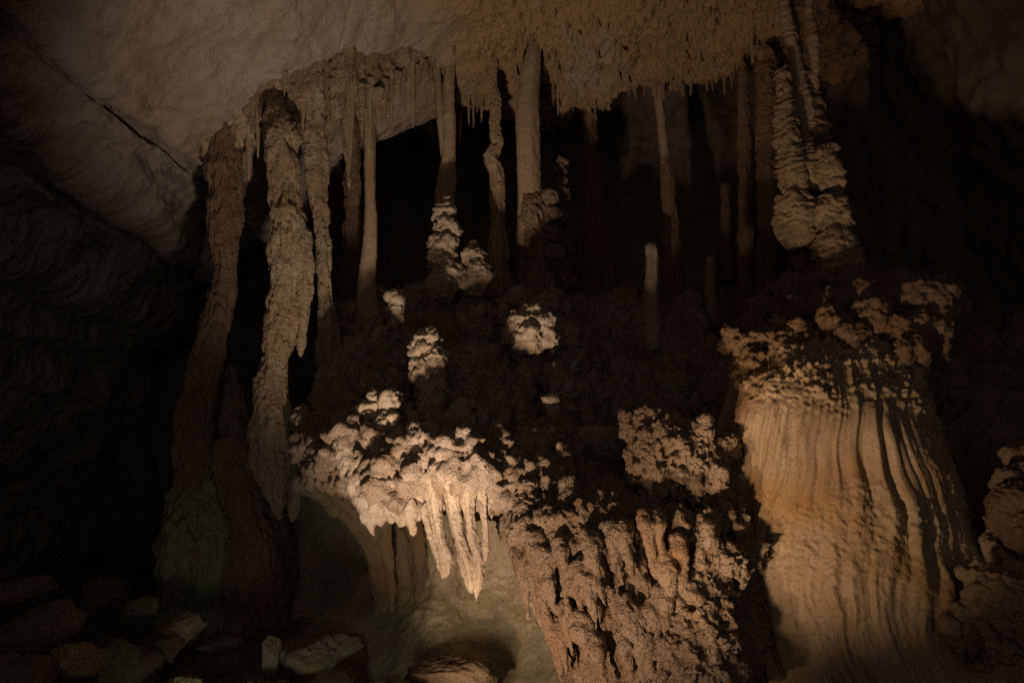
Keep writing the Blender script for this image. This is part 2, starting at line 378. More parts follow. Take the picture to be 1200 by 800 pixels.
# pale concave wall of the hollow under the ledge
pr = np.array([(-3.9,8.5),(-3.2,8.35),(-2.5,8.0),(-1.8,7.75),(-1.2,7.55),(-0.75,7.2),(-.45,7.3),(0,7.3),(.5,7.0),(1.0,6.7)])
c = bend(pr, 460); zz = np.linspace(-1.3, 1.7, 300)
X = np.repeat(c[:,:1], len(zz), 1); Y = np.repeat(c[:,1:], len(zz), 1); Z = np.repeat(zz[None,:], len(c), 0)
Y = Y + .25*np.cos((Z-.3)*1.6) - .55*sstep(.15, -.9, Z) - .25*sstep(.6, 1.6, Z)
V, F = sheet(X, Y, Z); n = normals(V, F)
if n[:,1].mean() > 0: n = -n
d = .09*fbm(V*1.1, 3, 41) + .02*fbm(V*5, 4, 42) + .03*ridged(V*np.array([5, 5, .8]), 2, 43)*np.exp(-((V[:,0]+.95)/.3)**2) + .008*popcorn(V, .05, 44, .6)
tag(link('cave_wall', V+n*d[:,None], F, M['alcove'], origin=np.zeros(3)), kind='structure')

# ================================================================== LEDGE
def blob(px, py, D, r, k=.06): p = P(px, py, D); return (p, r, p, r, k)
def cap(a, ra, b, rb, D, D2=None, k=.05):
    D2 = D if D2 is None else D2
    return (P(a[0], a[1], D), ra/800*D, P(b[0], b[1], D2), rb/800*D2, k)
rng = np.random.RandomState(4)
def bz(Y): return np.interp(Y, (5.5, 5.95, 6.3, 6.9, 7.3, 8.0, 8.7, 9.8), (1.05, 1.25, 1.55, 1.82, 2.30, 3.02, 3.42, 3.6))
def bank(X, Y, Z):
    # top of the bank: rises towards the back; hollow on the right half
    zt = bz(Y) - .9*sstep(.35, 1.2, X)*sstep(5.6, 6.6, Y)*sstep(2.9, 2.2, X)*sstep(9.3, 8.8, Y) - .15*sstep(-1.3, -2.2, X) 
    zt = zt + .10*np.sin(X*4+Y*2.2)+.07*np.sin(X*7.3-Y*3.1)
    top = (Z-zt)*.82
    front = (5.80+.75*sstep(-1.15, -2.1, X)-.1*sstep(0, .6, X)) - Y
    under = (1.02 + .2*sstep(-1.0, -1.7, X) - .12*(Y-5.9) - .55*sstep(.25, .7, X)) - Z
    left = (-1.80 - .20*(Y-6)) - X
    d = np.maximum(np.maximum(top, front), np.maximum(under, left))
    return d
pr = []
# knobs along the brow of the ledge (px,py,Y,r)
for (a, b, D, r) in ((452,545,5.95,.16),(470,530,6.0,.13),(437,520,6.1,.13),(500,520,6.0,.15),(522,528,5.9,.17),(548,520,5.92,.17),(578,522,6.0,.14),
                  (535,552,5.85,.17),(560,550,5.85,.15),(590,540,6.0,.12),(520,560,5.88,.14),(488,552,5.9,.13),(540,500,6.1,.15),(565,497,6.2,.12),(510,495,6.3,.13),
                  (405,515,6.1,.12),(395,530,6.2,.11),(420,545,6.0,.11),(382,520,6.4,.13),(362,530,6.6,.13),(410,545,6.1,.09),(600,565,5.9,.10),(585,575,5.85,.10),(430,490,6.4,.14),(470,490,6.5,.15)):
    pr.append(blob(a, b, D, r, .07))
# rough bank above it
for i in range(150):
    a = rng.uniform(395, 700); D = rng.uniform(6.2, 8.9); X0 = (a-600)/800*D
    z = float(bz(D)) - .9*float(sstep(.35, 1.2, X0))
    r = rng.uniform(.06, .19); pr.append((np.array([X0, D, z]), r, np.array([X0, D, z+rng.uniform(0, .12)]), r*.8, .05))
# left flank running back up behind the columns
for i in range(40):
    D = rng.uniform(6.6, 9); X0 = -1.72-.20*(D-6)+rng.uniform(0, .9); z = float(bz(D))-.2
    r = rng.uniform(.08, .17); pr.append((np.array([X0, D, z]), r, np.array([X0, D, z+.1]), r*.8, .08))
ledge = thing('flowstone_ledge', (-.3, 6.8, .9), 'broad lumpy flowstone ledge with knobbly brow overhanging the pale hollow', 'rock ledge')
V, F = nets(pr, .024, lo=(-3.1, 5.35, .15), hi=(2.6, 9.7, 4.0), extra=bank)
V = relax(V, F, 1, .4); n = normals(V, F)
V = V+n*(d_lumpy(V, 51, 1.35)+.06*fbm(V*1.7, 2, 55)+.03*ridged(V*np.array([9, 9, 2]), 2, 56)*sstep(1.6, 1.2, V[:,2]))[:,None]
link('shelf', V, F, M['brow'], ledge)
# toothed curtain under the brow
pr = []
def run(pts, D, k=.03):
    for a, b in zip(pts[:-1], pts[1:]):
        Da = a[3] if len(a) > 3 else D; Db = b[3] if len(b) > 3 else D
        pr.append((P(a[0], a[1], Da), a[2]/800*Da, P(b[0], b[1], Db), b[2]/800*Db, k))
run([(404,520,15,6.05),(418,570,11,5.95),(430,605,8,5.92),(437,626,3,5.9)], 6)
run([(425,545,14,6.0),(440,590,10,5.93),(446,612,5,5.92)], 6)
run([(445,560,16,5.95),(452,590,10,5.92),(458,608,5,5.9)], 6)
run([(462,560,14,5.95),(466,596,8,5.93),(470,612,4,5.93)], 6)
run([(476,560,13,5.95),(480,600,8,5.92),(484,622,3,5.9)], 6)
run([(492,575,11,5.95),(490,602,6,5.95)], 6); run([(412,562,9,5.95),(448,574,9,5.93),(486,578,8,5.95)], 6); run([(420,585,7,5.93),(446,592,7,5.92),(480,594,7,5.93)], 6); run([(430,606,5,5.91),(446,606,5,5.91)], 6); run([(470,604,5,5.92),(482,608,4,5.91)], 6)
run([(505,560,12,5.92),(515,590,9,5.9)], 6); run([(530,560,13,5.9),(545,585,11,5.86)], 6); run([(556,560,12,5.9),(562,590,8,5.86)], 6)
run([(575,565,14,5.9),(572,600,7,5.85)], 6)
V, F = nets(pr, .012); V = relax(V, F, 1, .4); n = normals(V, F)
V = V+n*(d_crust(V, 61, .42))[:,None]
tag(link('drapery', V, F, M['drip'], ledge), 'pale toothed drapery hanging from the brow with yellowish broken tips')
# curved draped fins inside the hollow, swept from the left end of the ledge down to its back wall
for i, (x0, y0, x1, y1, x2, y2) in enumerate(((352,566,392,594,436,650),(364,560,404,588,440,648),(378,556,415,582,444,648),(392,552,425,578,448,646),(405,550,436,582,454,650))):
    pr = []
    run([(x0,y0,11,6.6),((x0+x1)/2+2,(y0+y1)/2-4,9,6.75),(x1,y1,7.5,6.95),((x1+x2)/2+5,(y1+y2)/2-5,6.5,7.15),(x2,y2,6,7.35),(x2+4,y2+40,4.5,7.55),(x2+6,y2+80,3,7.68),(x2+6,y2+110,1.5,7.75)], 7, .06)
    V, F = nets(pr, .014); V = relax(V, F, 1, .4); n = normals(V, F)
    link('drapery_fin', V+n*d_crust(V, 75+i, .35)[:,None], F, M['column'], ledge)
V, F, T, S = tube(path([(478,590,12,7.15),(485,620,12,7.4),(490,660,11,7.55),(494,700,8,7.62),(498,740,4,7.66)]), .016, .12, 79, (True, False), squash=(1, .55)); n = normals(V, F)
link('drip_strip', V+n*d_crust(V, 78, .7)[:,None], F, M['brown'], ledge)

# stalactites under the brow
for i, (pts, lab) in enumerate((
    ([(480,530,16.5,6.0),(490,562,12.2,5.92),(499,602,7.1,5.9),(508,632,5.9,5.88),(516,656,5.5,5.86),(519,676,3.1,5.86)], 'slanting blade like stalactite leftmost in the pale cluster below the ledge brow'),
    ([(500,530,16.5,5.92),(506,562,13.6,5.84),(511,600,8.2,5.81),(515,628,8.2,5.8),(523,648,9.5,5.8),(523,662,7.6,5.8),(520,677,4.3,5.8)], 'knobby stalactite with a reddish blunt end, second from left in the pale cluster'),
    ([(518,525,16.5,6.0),(525,566,12.2,5.98),(531,602,7.1,5.97),(538,636,5.9,5.96),(543,660,5.5,5.95),(544,677,3.1,5.95)], 'short stalactite tucked behind the longest pale ones'),
    ([(524,525,16.5,5.9),(529,562,13.6,5.80),(533,598,8.9,5.8),(539,630,8.2,5.8),(548,656,8.2,5.8),(552,680,7.1,5.8),(552,694,3.8,5.8)], 'long thick pale stalactite ending in a rounded tip, middle of the cluster'),
    ([(544,522,16.5,5.88),(548,560,11.9,5.78),(549,596,7.1,5.76),(554,628,7.1,5.75),(561,655,7.1,5.75),(560,682,5.9,5.75),(558,704,1.9,5.75)], 'longest pale stalactite with a pointed lowest tip'),
    ([(556,530,11.9,5.85),(563,572,7.5,5.78),(567,604,4.3,5.76),(569,640,4.9,5.75),(566,666,2.5,5.75)], 'thin pale stalactite hugging the apron edge, rightmost of the cluster'))):
    D = pts[0][3]
    V, F, T, S = tube(path(pts, D), .007, .10, 80+i, (False, True)); n = normals(V, F)
    V = V+n*(d_smooth(V, 85+i, .35)-.004+.010*fbm(V*np.array([9, 9, 9]), 2, 86+i)+.006*fbm(V*30, 2, 84+i)+.005*popcorn(V, .03, 87+i, .5))[:,None]
    tag(link('stalactite', V, F, M['drip'], origin=P(pts[1][0], pts[1][1], pts[1][3])), lab, 'stalactite', 'pale stalactites under the ledge brow')

# ================================================================== APRON (centre) and big FLOWSTONE (right)
def skirt(levels, step, seed, squash=(1, 1)):
    lv = np.array(levels); V, F, T, S = tube(lv, step, .02, seed, (True, False), .2, squash=squash); return V, F, T, S
def facing(T): return np.sin(T)   # -1 faces the camera
def flutes(T, V, freq, seed, warp=.25, zs=.6):
    w = T + warp*noise(np.stack([V[:,0]*.4, V[:,1]*.4, V[:,2]*1.1], -1), seed) 
    q = np.stack([np.cos(w)*freq, np.sin(w)*freq, V[:,2]*zs], -1)
    return -ridged(q, 2, seed+1)

ap = thing('flowstone_apron', (1.05, 6.2, -.5), 'knobbly brown flowstone apron with a bright left edge, right of the pale stalactites', 'flowstone')
V, F, T, S = skirt([(1.02,6.45,1.32,.50),(.99,6.35,1.20,.88),(.97,6.22,1.02,1.06),(1.02,6.15,.72,1.04),(1.11,6.10,.35,1.00),(1.22,6.08,0.0,.97),(1.34,6.05,-.35,.96),(1.5,6.0,-.9,.98)], .010, 91)
n = normals(V, F); up = sstep(.35, .95, V[:,2]); rt = sstep(.75, 1.35, V[:,0])
d = -.03*popcorn(V, .06, 190, .5) + .02*ridged(V*np.array([16, 16, 4]), 2, 191) + .09*flutes(T, V, 7, 92)*(1-up*.6)*(1-.6*rt)+.04*flutes(T, V, 19, 93)*(1-.5*up)
d += (up*.9+.25)*(.075*popcorn(V, .17, 94, .85)+.04*popcorn(V, .085, 95, .8)) + (.4+.6*rt+.4*up)*.020*popcorn(V, .04, 96, .7)
d += (.35*up+rt)*(.030*popcorn(V, .05, 192, .8)+.018*popcorn(V, .03, 193, .8)-.05*popcorn(V, .09, 194, .4)); d += rt*(.20*fbm(V*2.6, 3, 97)-.22*popcorn(V, .3, 98, .6)-.10*popcorn(V, .14, 100, .5)) + .05*fbm(V*2, 3, 99) + .008*popcorn(V, .022, 90, .6)
link('curtain', V+n*d[:,None], F, M['apron'], ap)
pr = []
for (n_t, z0, z1, R_, cx, cy, a0, a1, Lm) in ((34, .55, .90, 1.13, 1.0, 6.16, -2.6, -1.0, .46), (20, .12, .38, 1.08, 1.10, 6.11, -2.4, -1.2, .40), (12, -.25, .05, 1.02, 1.22, 6.08, -2.3, -1.2, .35)):
    for i in range(n_t):   # rows of drips stepping down the apron
        a = rng.uniform(a0, a1); zt = rng.uniform(z0, z1)-.10*math.sin(a*5); r = rng.uniform(.022, .046); L = rng.uniform(.14, Lm)
        p = np.array([cx+R_*math.cos(a), cy+R_*math.sin(a), zt]); q2 = p+np.array([.05, .02, -L])
        pr.append((p+np.array([0, .05, .06]), r*1.7, p, r*1.4, .04)); pr.append((p, r*1.35, q2, r*.35, .03))
V, F = nets(pr, .012); n = normals(V, F)
link('drip_fringe', V+n*(d_crust(V, 101, .35)+.5*d_coral(V, 102, .5))[:,None], F, M['apron'], ap)

fl = thing('flowstone_column', (2.65, 6.1, -.6), 'broad rounded flowstone mass with vertical rippled flutes and a dark pitted right side', 'flowstone')
V, F, T, S = skirt([(2.86,6.7,2.86,.22),(2.83,6.55,2.76,.42),(2.79,6.34,2.55,.60),(2.73,6.14,2.2,.78),(2.70,6.05,1.8,.88),(2.72,6.02,1.35,.92),(2.76,6.0,.9,1.00),
                    (2.84,5.99,.5,1.12),(2.90,5.99,.1,1.22),(2.92,6.0,-.9,1.34)], .010, 103)
n = normals(V, F); f = T-1.5*math.pi     # 0 = towards the camera, + to the right
f = (f+math.pi) % (2*math.pi)-math.pi
z = V[:,2]
sw = f + .17*np.sin(z*2.3+.6) + .06*np.sin(z*5.1) + .22*noise(V*np.array([.8,.8,1.1]), 120) + .03*noise(V*2.4, 128) + .03*noise(V*4, 122)
right = sstep(.22, .85, f + .35*noise(V*2.2, 104) - .30*sstep(1.9, 1.0, z)*.6)
topm = sstep(1.70, 2.25, z + .45*noise(V*2.6, 105) + .22*f + .25*noise(V*6, 119))
rough = np.clip(right+topm+.3*sstep(.1, .5, noise(V*1.9, 126)), 0, 1); low = sstep(1.25, .95, z+.2*noise(V*1.7, 106))*sstep(.45, .8, z+.2*noise(V*1.3, 107))*sstep(.2, -.3, f)
q = np.stack([sw*6.0, z*.16, 0*z], -1); fl1 = -ridged(q, 2, 108)*(.45+.8*sstep(-.25, .3, noise(V*np.array([1.6, 1.6, .9]), 123)))
q2 = np.stack([sw*15+.5*noise(V*1.2, 109), z*.35, 0*z+3], -1); fl2 = -ridged(q2, 2, 110)*(.4+.9*sstep(-.3, .3, noise(V*np.array([2.5, 2.5, 1.2]), 124)))
d = (1-.6*rough)*(.082*fl1+.034*fl2)*(1-.5*low) + .10*noise(V*np.array([.9, .9, .8]), 111)
bul = .06*np.exp(-((z-1.62+.25*np.sin(sw*2.2))/.28)**2)+.05*np.exp(-((z-.55)/.2)**2)
d += bul*(1-rough*.5)
d += rough*(.024*popcorn(V, .10, 112, .7)+.034*popcorn(V, .055, 113, .75)+.022*popcorn(V, .032, 127, .7)) + topm*.03*popcorn(V, .20, 114, .6) - rough*.05*popcorn(V, .06, 118, .6)
d += (.06+.70*np.clip(low+.5*sstep(1.2, .6, z), 0, 1))*.018*popcorn(V, .035, 115, .55) + .012*popcorn(V, .05, 116, .35)*(1-rough)*sstep(1.4, .9, z)
d += .008*fbm(V*np.array([9, 9, 2]), 3, 117)
link('rippled_face', V+n*d[:,None], F, M['flow'], fl)
# cracked crown of boulders on its top
pr = []
for (a, b, D, r) in ((1010,345,6.0,.15),(1040,350,5.9,.15),(1068,352,5.75,.17),(1092,350,5.7,.17),(1100,370,5.65,.15),(1080,385,5.6,.16),(1055,390,5.6,.15),(1020,375,5.7,.16),
                     (990,360,6.0,.15),(975,380,5.8,.15),(1098,398,5.6,.10),(1000,395,5.6,.12),(1105,338,5.8,.08)):
    pr.append(blob(a, b, D, r, .05))
pr.append(cap((1098,385), 15, (1105,424), 3, 5.55, k=.03)); pr.append(cap((1072,400), 16, (1082,446), 3, 5.45, k=.03)); pr.append(cap((1060,410), 12, (1066,436), 3, 5.4, k=.03))
V, F = nets(pr, .014); V = relax(V, F, 1, .4); n = normals(V, F)
link('crown', V+n*(.6*d_lumpy(V, 121, 1)+.5*d_coral(V, 122, 1))[:,None], F, M['brown'], fl)  # brown keeps the crown dim: shade put into its colour
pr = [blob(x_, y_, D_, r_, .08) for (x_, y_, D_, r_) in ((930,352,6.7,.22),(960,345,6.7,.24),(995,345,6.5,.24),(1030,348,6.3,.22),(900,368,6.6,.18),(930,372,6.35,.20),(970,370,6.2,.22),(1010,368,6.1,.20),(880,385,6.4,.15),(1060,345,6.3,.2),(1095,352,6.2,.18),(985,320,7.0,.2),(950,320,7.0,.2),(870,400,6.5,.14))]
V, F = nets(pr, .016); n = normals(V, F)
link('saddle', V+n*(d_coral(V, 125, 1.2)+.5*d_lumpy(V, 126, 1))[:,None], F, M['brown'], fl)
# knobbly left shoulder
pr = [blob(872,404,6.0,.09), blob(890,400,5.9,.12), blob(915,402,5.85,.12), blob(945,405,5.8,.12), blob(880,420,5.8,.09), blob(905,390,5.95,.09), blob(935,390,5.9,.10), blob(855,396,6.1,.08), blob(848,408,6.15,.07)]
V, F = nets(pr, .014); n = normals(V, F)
link('shoulder', V+n*d_coral(V, 123, 1.0)[:,None], F, M['brown'], fl)  # darker brown stands in for dim light on the shoulder

# ------------------------------------------------------------------ knobs and coral boulders between apron and flowstone
def lump(name, blobs, mat, label, cat, group=None, h=.014, amp=.8, seed=0, det=d_lumpy, k=.05, par=None):
    prs = []
    for bb in blobs:
        if len(bb) == 4: prs.append(blob(*bb, k))
        else: prs.append((P(bb[0], bb[1], bb[2]), bb[3], P(bb[4], bb[5], bb[6]), bb[7], k))
    if det is d_coral:
        rr = np.random.RandomState(seed)
        for bb in list(prs):
            for q in range(7):
                u = rr.normal(size=3); u /= np.linalg.norm(u); p = bb[0]+u*bb[1]*rr.uniform(.8, 1.1); r = rr.uniform(.025, .06); e = p+np.array([0, 0, rr.choice([.03, -.05, -.12])])
                prs.append((p, r, e, r*.55, .02))
    V, F = nets(prs, h); V = relax(V, F, 1, .3); n = normals(V, F)
    V = V+n*det(V, seed, amp)[:,None]
    o = link(name, V, F, M[mat], par)
    if label: tag(o, label, cat, group)
    return o
lump('coral_boulder', [(748,492,5.65,.13),(760,515,5.6,.17),(785,520,5.55,.20),(815,522,5.55,.19),(838,530,5.6,.13),(770,545,5.5,.18),(800,548,5.5,.17),(748,538,5.6,.10),(790,566,5.5,.10),(828,548,5.5,.12),(765,566,5.5,.07),(852,522,5.55,.07),(812,568,5.5,.07)],
     'apron', 'popcorn covered boulder with a pale knob at its upper left, beside the fluted flowstone', 'rock', h=.010, amp=1.0, seed=131, det=d_coral)
lump('coral_boulder', [(770,612,5.35,.10),(795,615,5.3,.13),(825,618,5.3,.13),(848,612,5.35,.10),(800,640,5.25,.14),(825,655,5.2,.13),(845,660,5.15,.11),(862,655,5.1,.07),(790,670,5.2,.14),(815,690,5.15,.13),(845,700,5.1,.08),(775,640,5.3,.10)],
     'apron', 'craggy pitted boulder with a yellowish tip below the popcorn covered one', 'rock', h=.010, amp=1.1, seed=133, det=d_coral)
lump('coral_boulder', [(800,730,5.05,.12),(830,735,5.0,.14),(845,760,4.95,.13),(815,770,4.95,.15),(790,760,5.0,.12),(850,790,4.9,.12),(820,800,4.9,.16),(848,720,5.0,.06)],
     'apron', 'low mottled boulder with greenish stains at the foot of the fluted flowstone', 'rock', h=.010, amp=.9, seed=135, det=d_coral)
for i, (bl, lab) in enumerate((
    ([(618,572,5.75,.085),(618,588,5.7,.10),(618,604,5.65,.115),(612,625,5.6,.12)], 'squat stacked knob on the apron brow, left of the taller one'),
    ([(667,572,5.65,.09),(668,590,5.6,.105),(668,608,5.55,.095),(669,628,5.5,.09),(670,648,5.45,.085),(666,665,5.4,.06)], 'tall stacked knob like a totem on the middle of the apron'),
    ([(697,592,5.6,.07),(695,608,5.6,.07),(700,625,5.5,.10),(715,632,5.45,.09)], 'rounded knob with a drooping lip on the right of the apron brow'))):
    lump('stalagmite', bl, 'apron', lab, 'stalagmite', 'stacked knobs on the apron', h=.010, amp=.62, seed=141+i, k=.025)

# ================================================================== LUMPY STALAGMITES on the bank
for i, (bl, mat, lab) in enumerate((
    ([(522,234,8.0,.06),(521,250,8.0,.13),(523,268,7.95,.14),(520,288,7.9,.15),(517,304,7.85,.15),(524,322,7.8,.18),(518,336,7.75,.17)], 'pale', 'tall cauliflower stalagmite standing in front of the bladed column'),
    ([(553,290,7.9,.06),(556,304,7.85,.14),(560,322,7.8,.17),(552,332,7.8,.16)], 'pale', 'rounded bulbous stalagmite beside the tall cauliflower one'),
    ([(622,368,7.15,.12),(611,378,7.1,.14),(633,382,7.1,.15),(618,396,7.05,.17),(639,396,7.1,.12),(603,389,7.15,.11)], 'pale', 'squat cauliflower mound at mid height below the thickest smooth column'),
    ([(503,396,6.72,.11),(496,411,6.7,.13),(510,420,6.66,.13),(493,436,6.62,.12),(508,448,6.58,.13),(502,464,6.52,.13),(505,480,6.48,.11),(512,494,6.42,.10)], 'pale', 'narrow tower of pale nodules halfway up the bank'),
    ([(463,352,7.2,.085),(464,364,7.2,.075),(466,376,7.2,.07)], 'pale', 'small flat topped pale knob high on the left of the bank'),
    ([(441,468,6.3,.09),(458,470,6.25,.11),(431,484,6.25,.10),(455,499,6.2,.12),(439,512,6.15,.12),(450,528,6.1,.13)], 'pale', 'broad nodular stump near the left end of the ledge brow'),
    ([(541,482,6.3,.11),(538,492,6.26,.11),(546,503,6.2,.12)], 'pale', 'small round knob rising in the middle of the ledge brow'),
    ([(646,468,6.6,.075),(648,482,6.55,.06)], 'pale', 'tiny pale knob alone in the shaded right half of the bank'),
    ([(655,533,6.1,.08),(647,540,6.1,.08)], 'tan', 'low rounded nub in the shade right of the brow'),
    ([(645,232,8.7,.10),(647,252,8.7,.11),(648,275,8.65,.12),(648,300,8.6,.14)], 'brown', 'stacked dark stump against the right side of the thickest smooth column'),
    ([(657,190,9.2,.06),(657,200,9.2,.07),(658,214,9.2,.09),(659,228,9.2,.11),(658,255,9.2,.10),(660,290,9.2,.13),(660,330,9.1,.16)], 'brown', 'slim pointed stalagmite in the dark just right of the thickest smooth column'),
    ([(352,482,6.8,.07),(354,496,6.75,.085),(353,512,6.7,.09),(357,530,6.65,.09)], 'crust', 'short scaly stump at the foot of the crusty columns'))):
    lump('stalagmite', bl, mat, lab, 'stalagmite', 'stalagmites on the bank', h=.012, amp=.85, seed=151+i, k=.03)
def shaft(name, pts, D, mat, det, amp, label=None, cat=None, group=None, par=None, seed=0, tip=(False, False), lobes=.07, step=.012, squash=None, base=None):
    pth = path(pts, D); V, F, T, S = tube(pth, step, lobes, seed, tip, squash=squash); n = normals(V, F)
    V = V+n*det(V, seed, amp)[:,None]
    if par is None: o = link(name, V, F, M[mat], origin=(pth[-1,:3] if base is None else base))
    else: o = link(name, V, F, M[mat], par)
    if label: tag(o, label, cat, group)
    return o
shaft('stalagmite', [(763,284,7,9.0),(764,310,7.5),(763,338,8),(763,356,9.5),(763,410,12)], 9.0, 'pale', d_smooth, 1.2, 'lone post shaped stalagmite in the dark middle of the chamber', 'stalagmite', 'stalagmites on the bank', seed=171, tip=(True, False))
shaft('stalagmite', [(832,299,6,9.6),(833,320,7),(833,345,8),(833,358,11),(833,385,16)], 9.6, 'column', d_smooth, 1.2, 'short dim post shaped stalagmite left of the ringed stalagmite', 'stalagmite', 'stalagmites on the bank', seed=172, tip=(True, False))
shaft('stalagmite', [(849,215,5,10.4),(850,240,6),(851,270,8),(852,330,12)], 10.4, 'brown', d_smooth, 1.2, 'faint reddish stalagmite far back beside the dim columns', 'stalagmite', 'stalagmites on the bank', seed=173, tip=(True, False))

# ================================================================== COLUMNS
GC = 'columns joining bank and ceiling'
def column(name, D, parts, label, group=GC):
    if len(parts) == 1:
        nm, pts, mat, det, amp, seed, tip, kw = parts[0]
        return shaft(name, pts, D, mat, det, amp, label, 'column', group, seed=seed, tip=tip, **kw)
    first = parts[0][1]; b = P(first[-1][0], first[-1][1], first[-1][3] if len(first[-1]) > 3 else D)
    t = thing(name, b, label, 'column', group)
    for (nm, pts, mat, det, amp, seed, tip, kw) in parts:
        shaft(nm, pts, D, mat, det, amp, par=t, seed=seed, tip=tip, **kw)
    return t
no = (False, False)
column('column', 7.6, [
  ('shaft', [(262,50,75),(262,105,50),(264,140,27),(263,170,21),(263,210,20),(263,255,19),(264,290,14),(264,320,13),(260,350,14),(247,400,17),(238,440,17),(229,480,19),(225,520,18),(226,560,19),(228,600,20),(228,700,25)], 'brown', d_crust, .8, 201, no, {'lobes': .07}),
  ('base', [(232,540,8),(230,580,24),(228,615,34),(227,650,36),(226,700,34),(228,745,38),(228,790,44),(228,860,50)], 'green', d_crust, 1.2, 202, (True, False), {'lobes': .14}),
  ('skirt', [(270,430,6,7.9),(272,480,13,7.9),(276,540,26,7.9),(282,600,40,8.0),(288,660,50,8.0),(292,720,54,8.0),(296,860,60,8.0)], 'brown', d_crust, 1.1, 203, (True, False), {'lobes': .14}),
  ('rib', [(290,100,9,7.5),(291,150,5,7.5),(292,180,4,7.5),(292,212,1.5,7.5)], 'column', d_crust, .25, 204, (False, True), {})],
  'massive leaning column at the far left with a greenish spreading base')
column('column', 7.0, [
  ('shaft', [(321,118,4,7.25),(324,132,11,7.1),(331,155,18),(331,180,18),(333,220,17),(337,260,20),(338,300,21),(335,335,17),(331,370,16),(327,395,15),(322,420,14),(319,450,16),(317,480,19),(317,520,22),(321,550,21),(325,580,12),(327,606,2)], 'crust', d_crust, .8, 211, (True, True), {'lobes': .05}),
  ('side_rib', [(345,240,6),(353,270,8),(358,300,8),(359,335,8),(358,365,6),(354,395,4),(352,418,1.5)], 'crust', d_crust, .5, 212, (True, True), {'lobes': .1}),
  ('drip_fringe', [(352,560,9,6.9),(345,590,6,6.9),(342,610,2,6.9)], 'crust', d_crust, .5, 213, (True, True), {})],
  'crusty pale column second from left, ending in a hanging pointed foot')
column('column', 7.5, [
  ('shaft', [(362,80,10),(366,130,12),(369,180,13),(372,225,11),(376,260,8),(379,300,7),(382,350,8),(386,430,16)], 'crust', d_crust, .6, 221, (True, False), {'lobes': .1})],
  'crusty tapering column close to the right of the hanging-footed one')
column('column', 8.0, [
  ('shaft', [(434,105,9),(433,130,8),(433,180,7),(434,230,7.5),(434,280,8.5),(431,330,11),(430,400,18)], 'column', d_smooth, .8, 231, no, {}),
  ('knot', [(431,108,6),(432,120,10),(432,130,9),(432,140,5)], 'crust', d_lumpy, .5, 232, (True, True), {})],
  'slim straight column with a frilled knot near its top')
column('column', 9.0, [('shaft', [(413,70,10),(414,160,10),(414,240,10),(414,330,14),(414,420,20)], 'brown', d_crust, .6, 235, no, {})],
  'dim brown column behind the slim straight one')
column('column', 8.7, [
  ('shaft', [(527,40,4),(527,70,7),(526,110,8),(526,160,8.5),(525,190,9),(523,215,12),(521,260,13),(520,330,20),(520,400,24)], 'column', d_smooth, 1.0, 241, no, {'lobes': .05}),
  ('blade', [(511,30,3),(512,80,4),(515,130,4),(519,185,2)], 'column', d_smooth, .6, 242, (False, True), {'squash': (1, 1.8)})],
  'smooth pale column with a thin blade on its left edge')
column('column', 8.9, [
  ('shaft', [(581,15,6),(580,60,3.5),(580,95,3),(581,120,5),(580,150,6),(583,168,6),(576,184,8),(582,205,7),(583,250,7),(583,320,12),(583,400,16)], 'crust', d_crust, .55, 251, no, {'lobes': .16})],
  'thin gnarled column between the two smooth ones')
column('column', 8.7, [
  ('shaft', [(630,12,3),(627,40,6.5),(622,80,11),(620,100,12),(618,140,14),(619,190,14),(621,240,15),(622,290,17)], 'column', d_smooth, 1.0, 261, no, {'lobes': .04}),
  ('base', [(622,228,13),(624,240,16),(627,280,19),(630,320,22),(632,360,30),(632,430,34)], 'brown', d_crust, .8, 262, (True, False), {'lobes': .1})],  # brown foot paints in the shade below the shadow line
  'thickest smooth column, pale above with a dark ribbed foot')
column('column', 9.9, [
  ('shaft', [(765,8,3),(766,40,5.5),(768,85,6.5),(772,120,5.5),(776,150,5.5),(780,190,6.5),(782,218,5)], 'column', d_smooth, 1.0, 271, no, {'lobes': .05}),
  ('base', [(779,182,5),(781,200,7.5),(784,240,8),(788,300,12),(790,420,16)], 'brown', d_crust, .4, 272, (True, False), {'lobes': .08})],  # lower half coloured brown to imitate the light fading downwards
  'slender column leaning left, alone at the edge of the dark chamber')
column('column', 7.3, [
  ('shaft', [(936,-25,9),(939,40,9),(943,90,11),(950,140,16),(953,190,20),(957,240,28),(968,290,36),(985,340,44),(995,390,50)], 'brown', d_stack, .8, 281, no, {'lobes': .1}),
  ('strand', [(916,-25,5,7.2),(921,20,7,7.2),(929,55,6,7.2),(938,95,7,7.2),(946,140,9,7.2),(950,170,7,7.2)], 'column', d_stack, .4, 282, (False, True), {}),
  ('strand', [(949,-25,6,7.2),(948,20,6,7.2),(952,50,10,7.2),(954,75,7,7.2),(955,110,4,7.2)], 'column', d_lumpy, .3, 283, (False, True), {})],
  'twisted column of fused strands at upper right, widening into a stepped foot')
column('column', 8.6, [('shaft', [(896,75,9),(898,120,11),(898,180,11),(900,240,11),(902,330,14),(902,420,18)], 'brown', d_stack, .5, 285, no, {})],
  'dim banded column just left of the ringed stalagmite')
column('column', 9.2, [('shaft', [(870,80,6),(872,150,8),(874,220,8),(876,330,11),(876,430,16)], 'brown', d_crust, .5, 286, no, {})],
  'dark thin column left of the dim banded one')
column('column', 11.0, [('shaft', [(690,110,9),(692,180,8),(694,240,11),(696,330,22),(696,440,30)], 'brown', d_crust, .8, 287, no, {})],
  'barely visible column far back right of the thick smooth one')
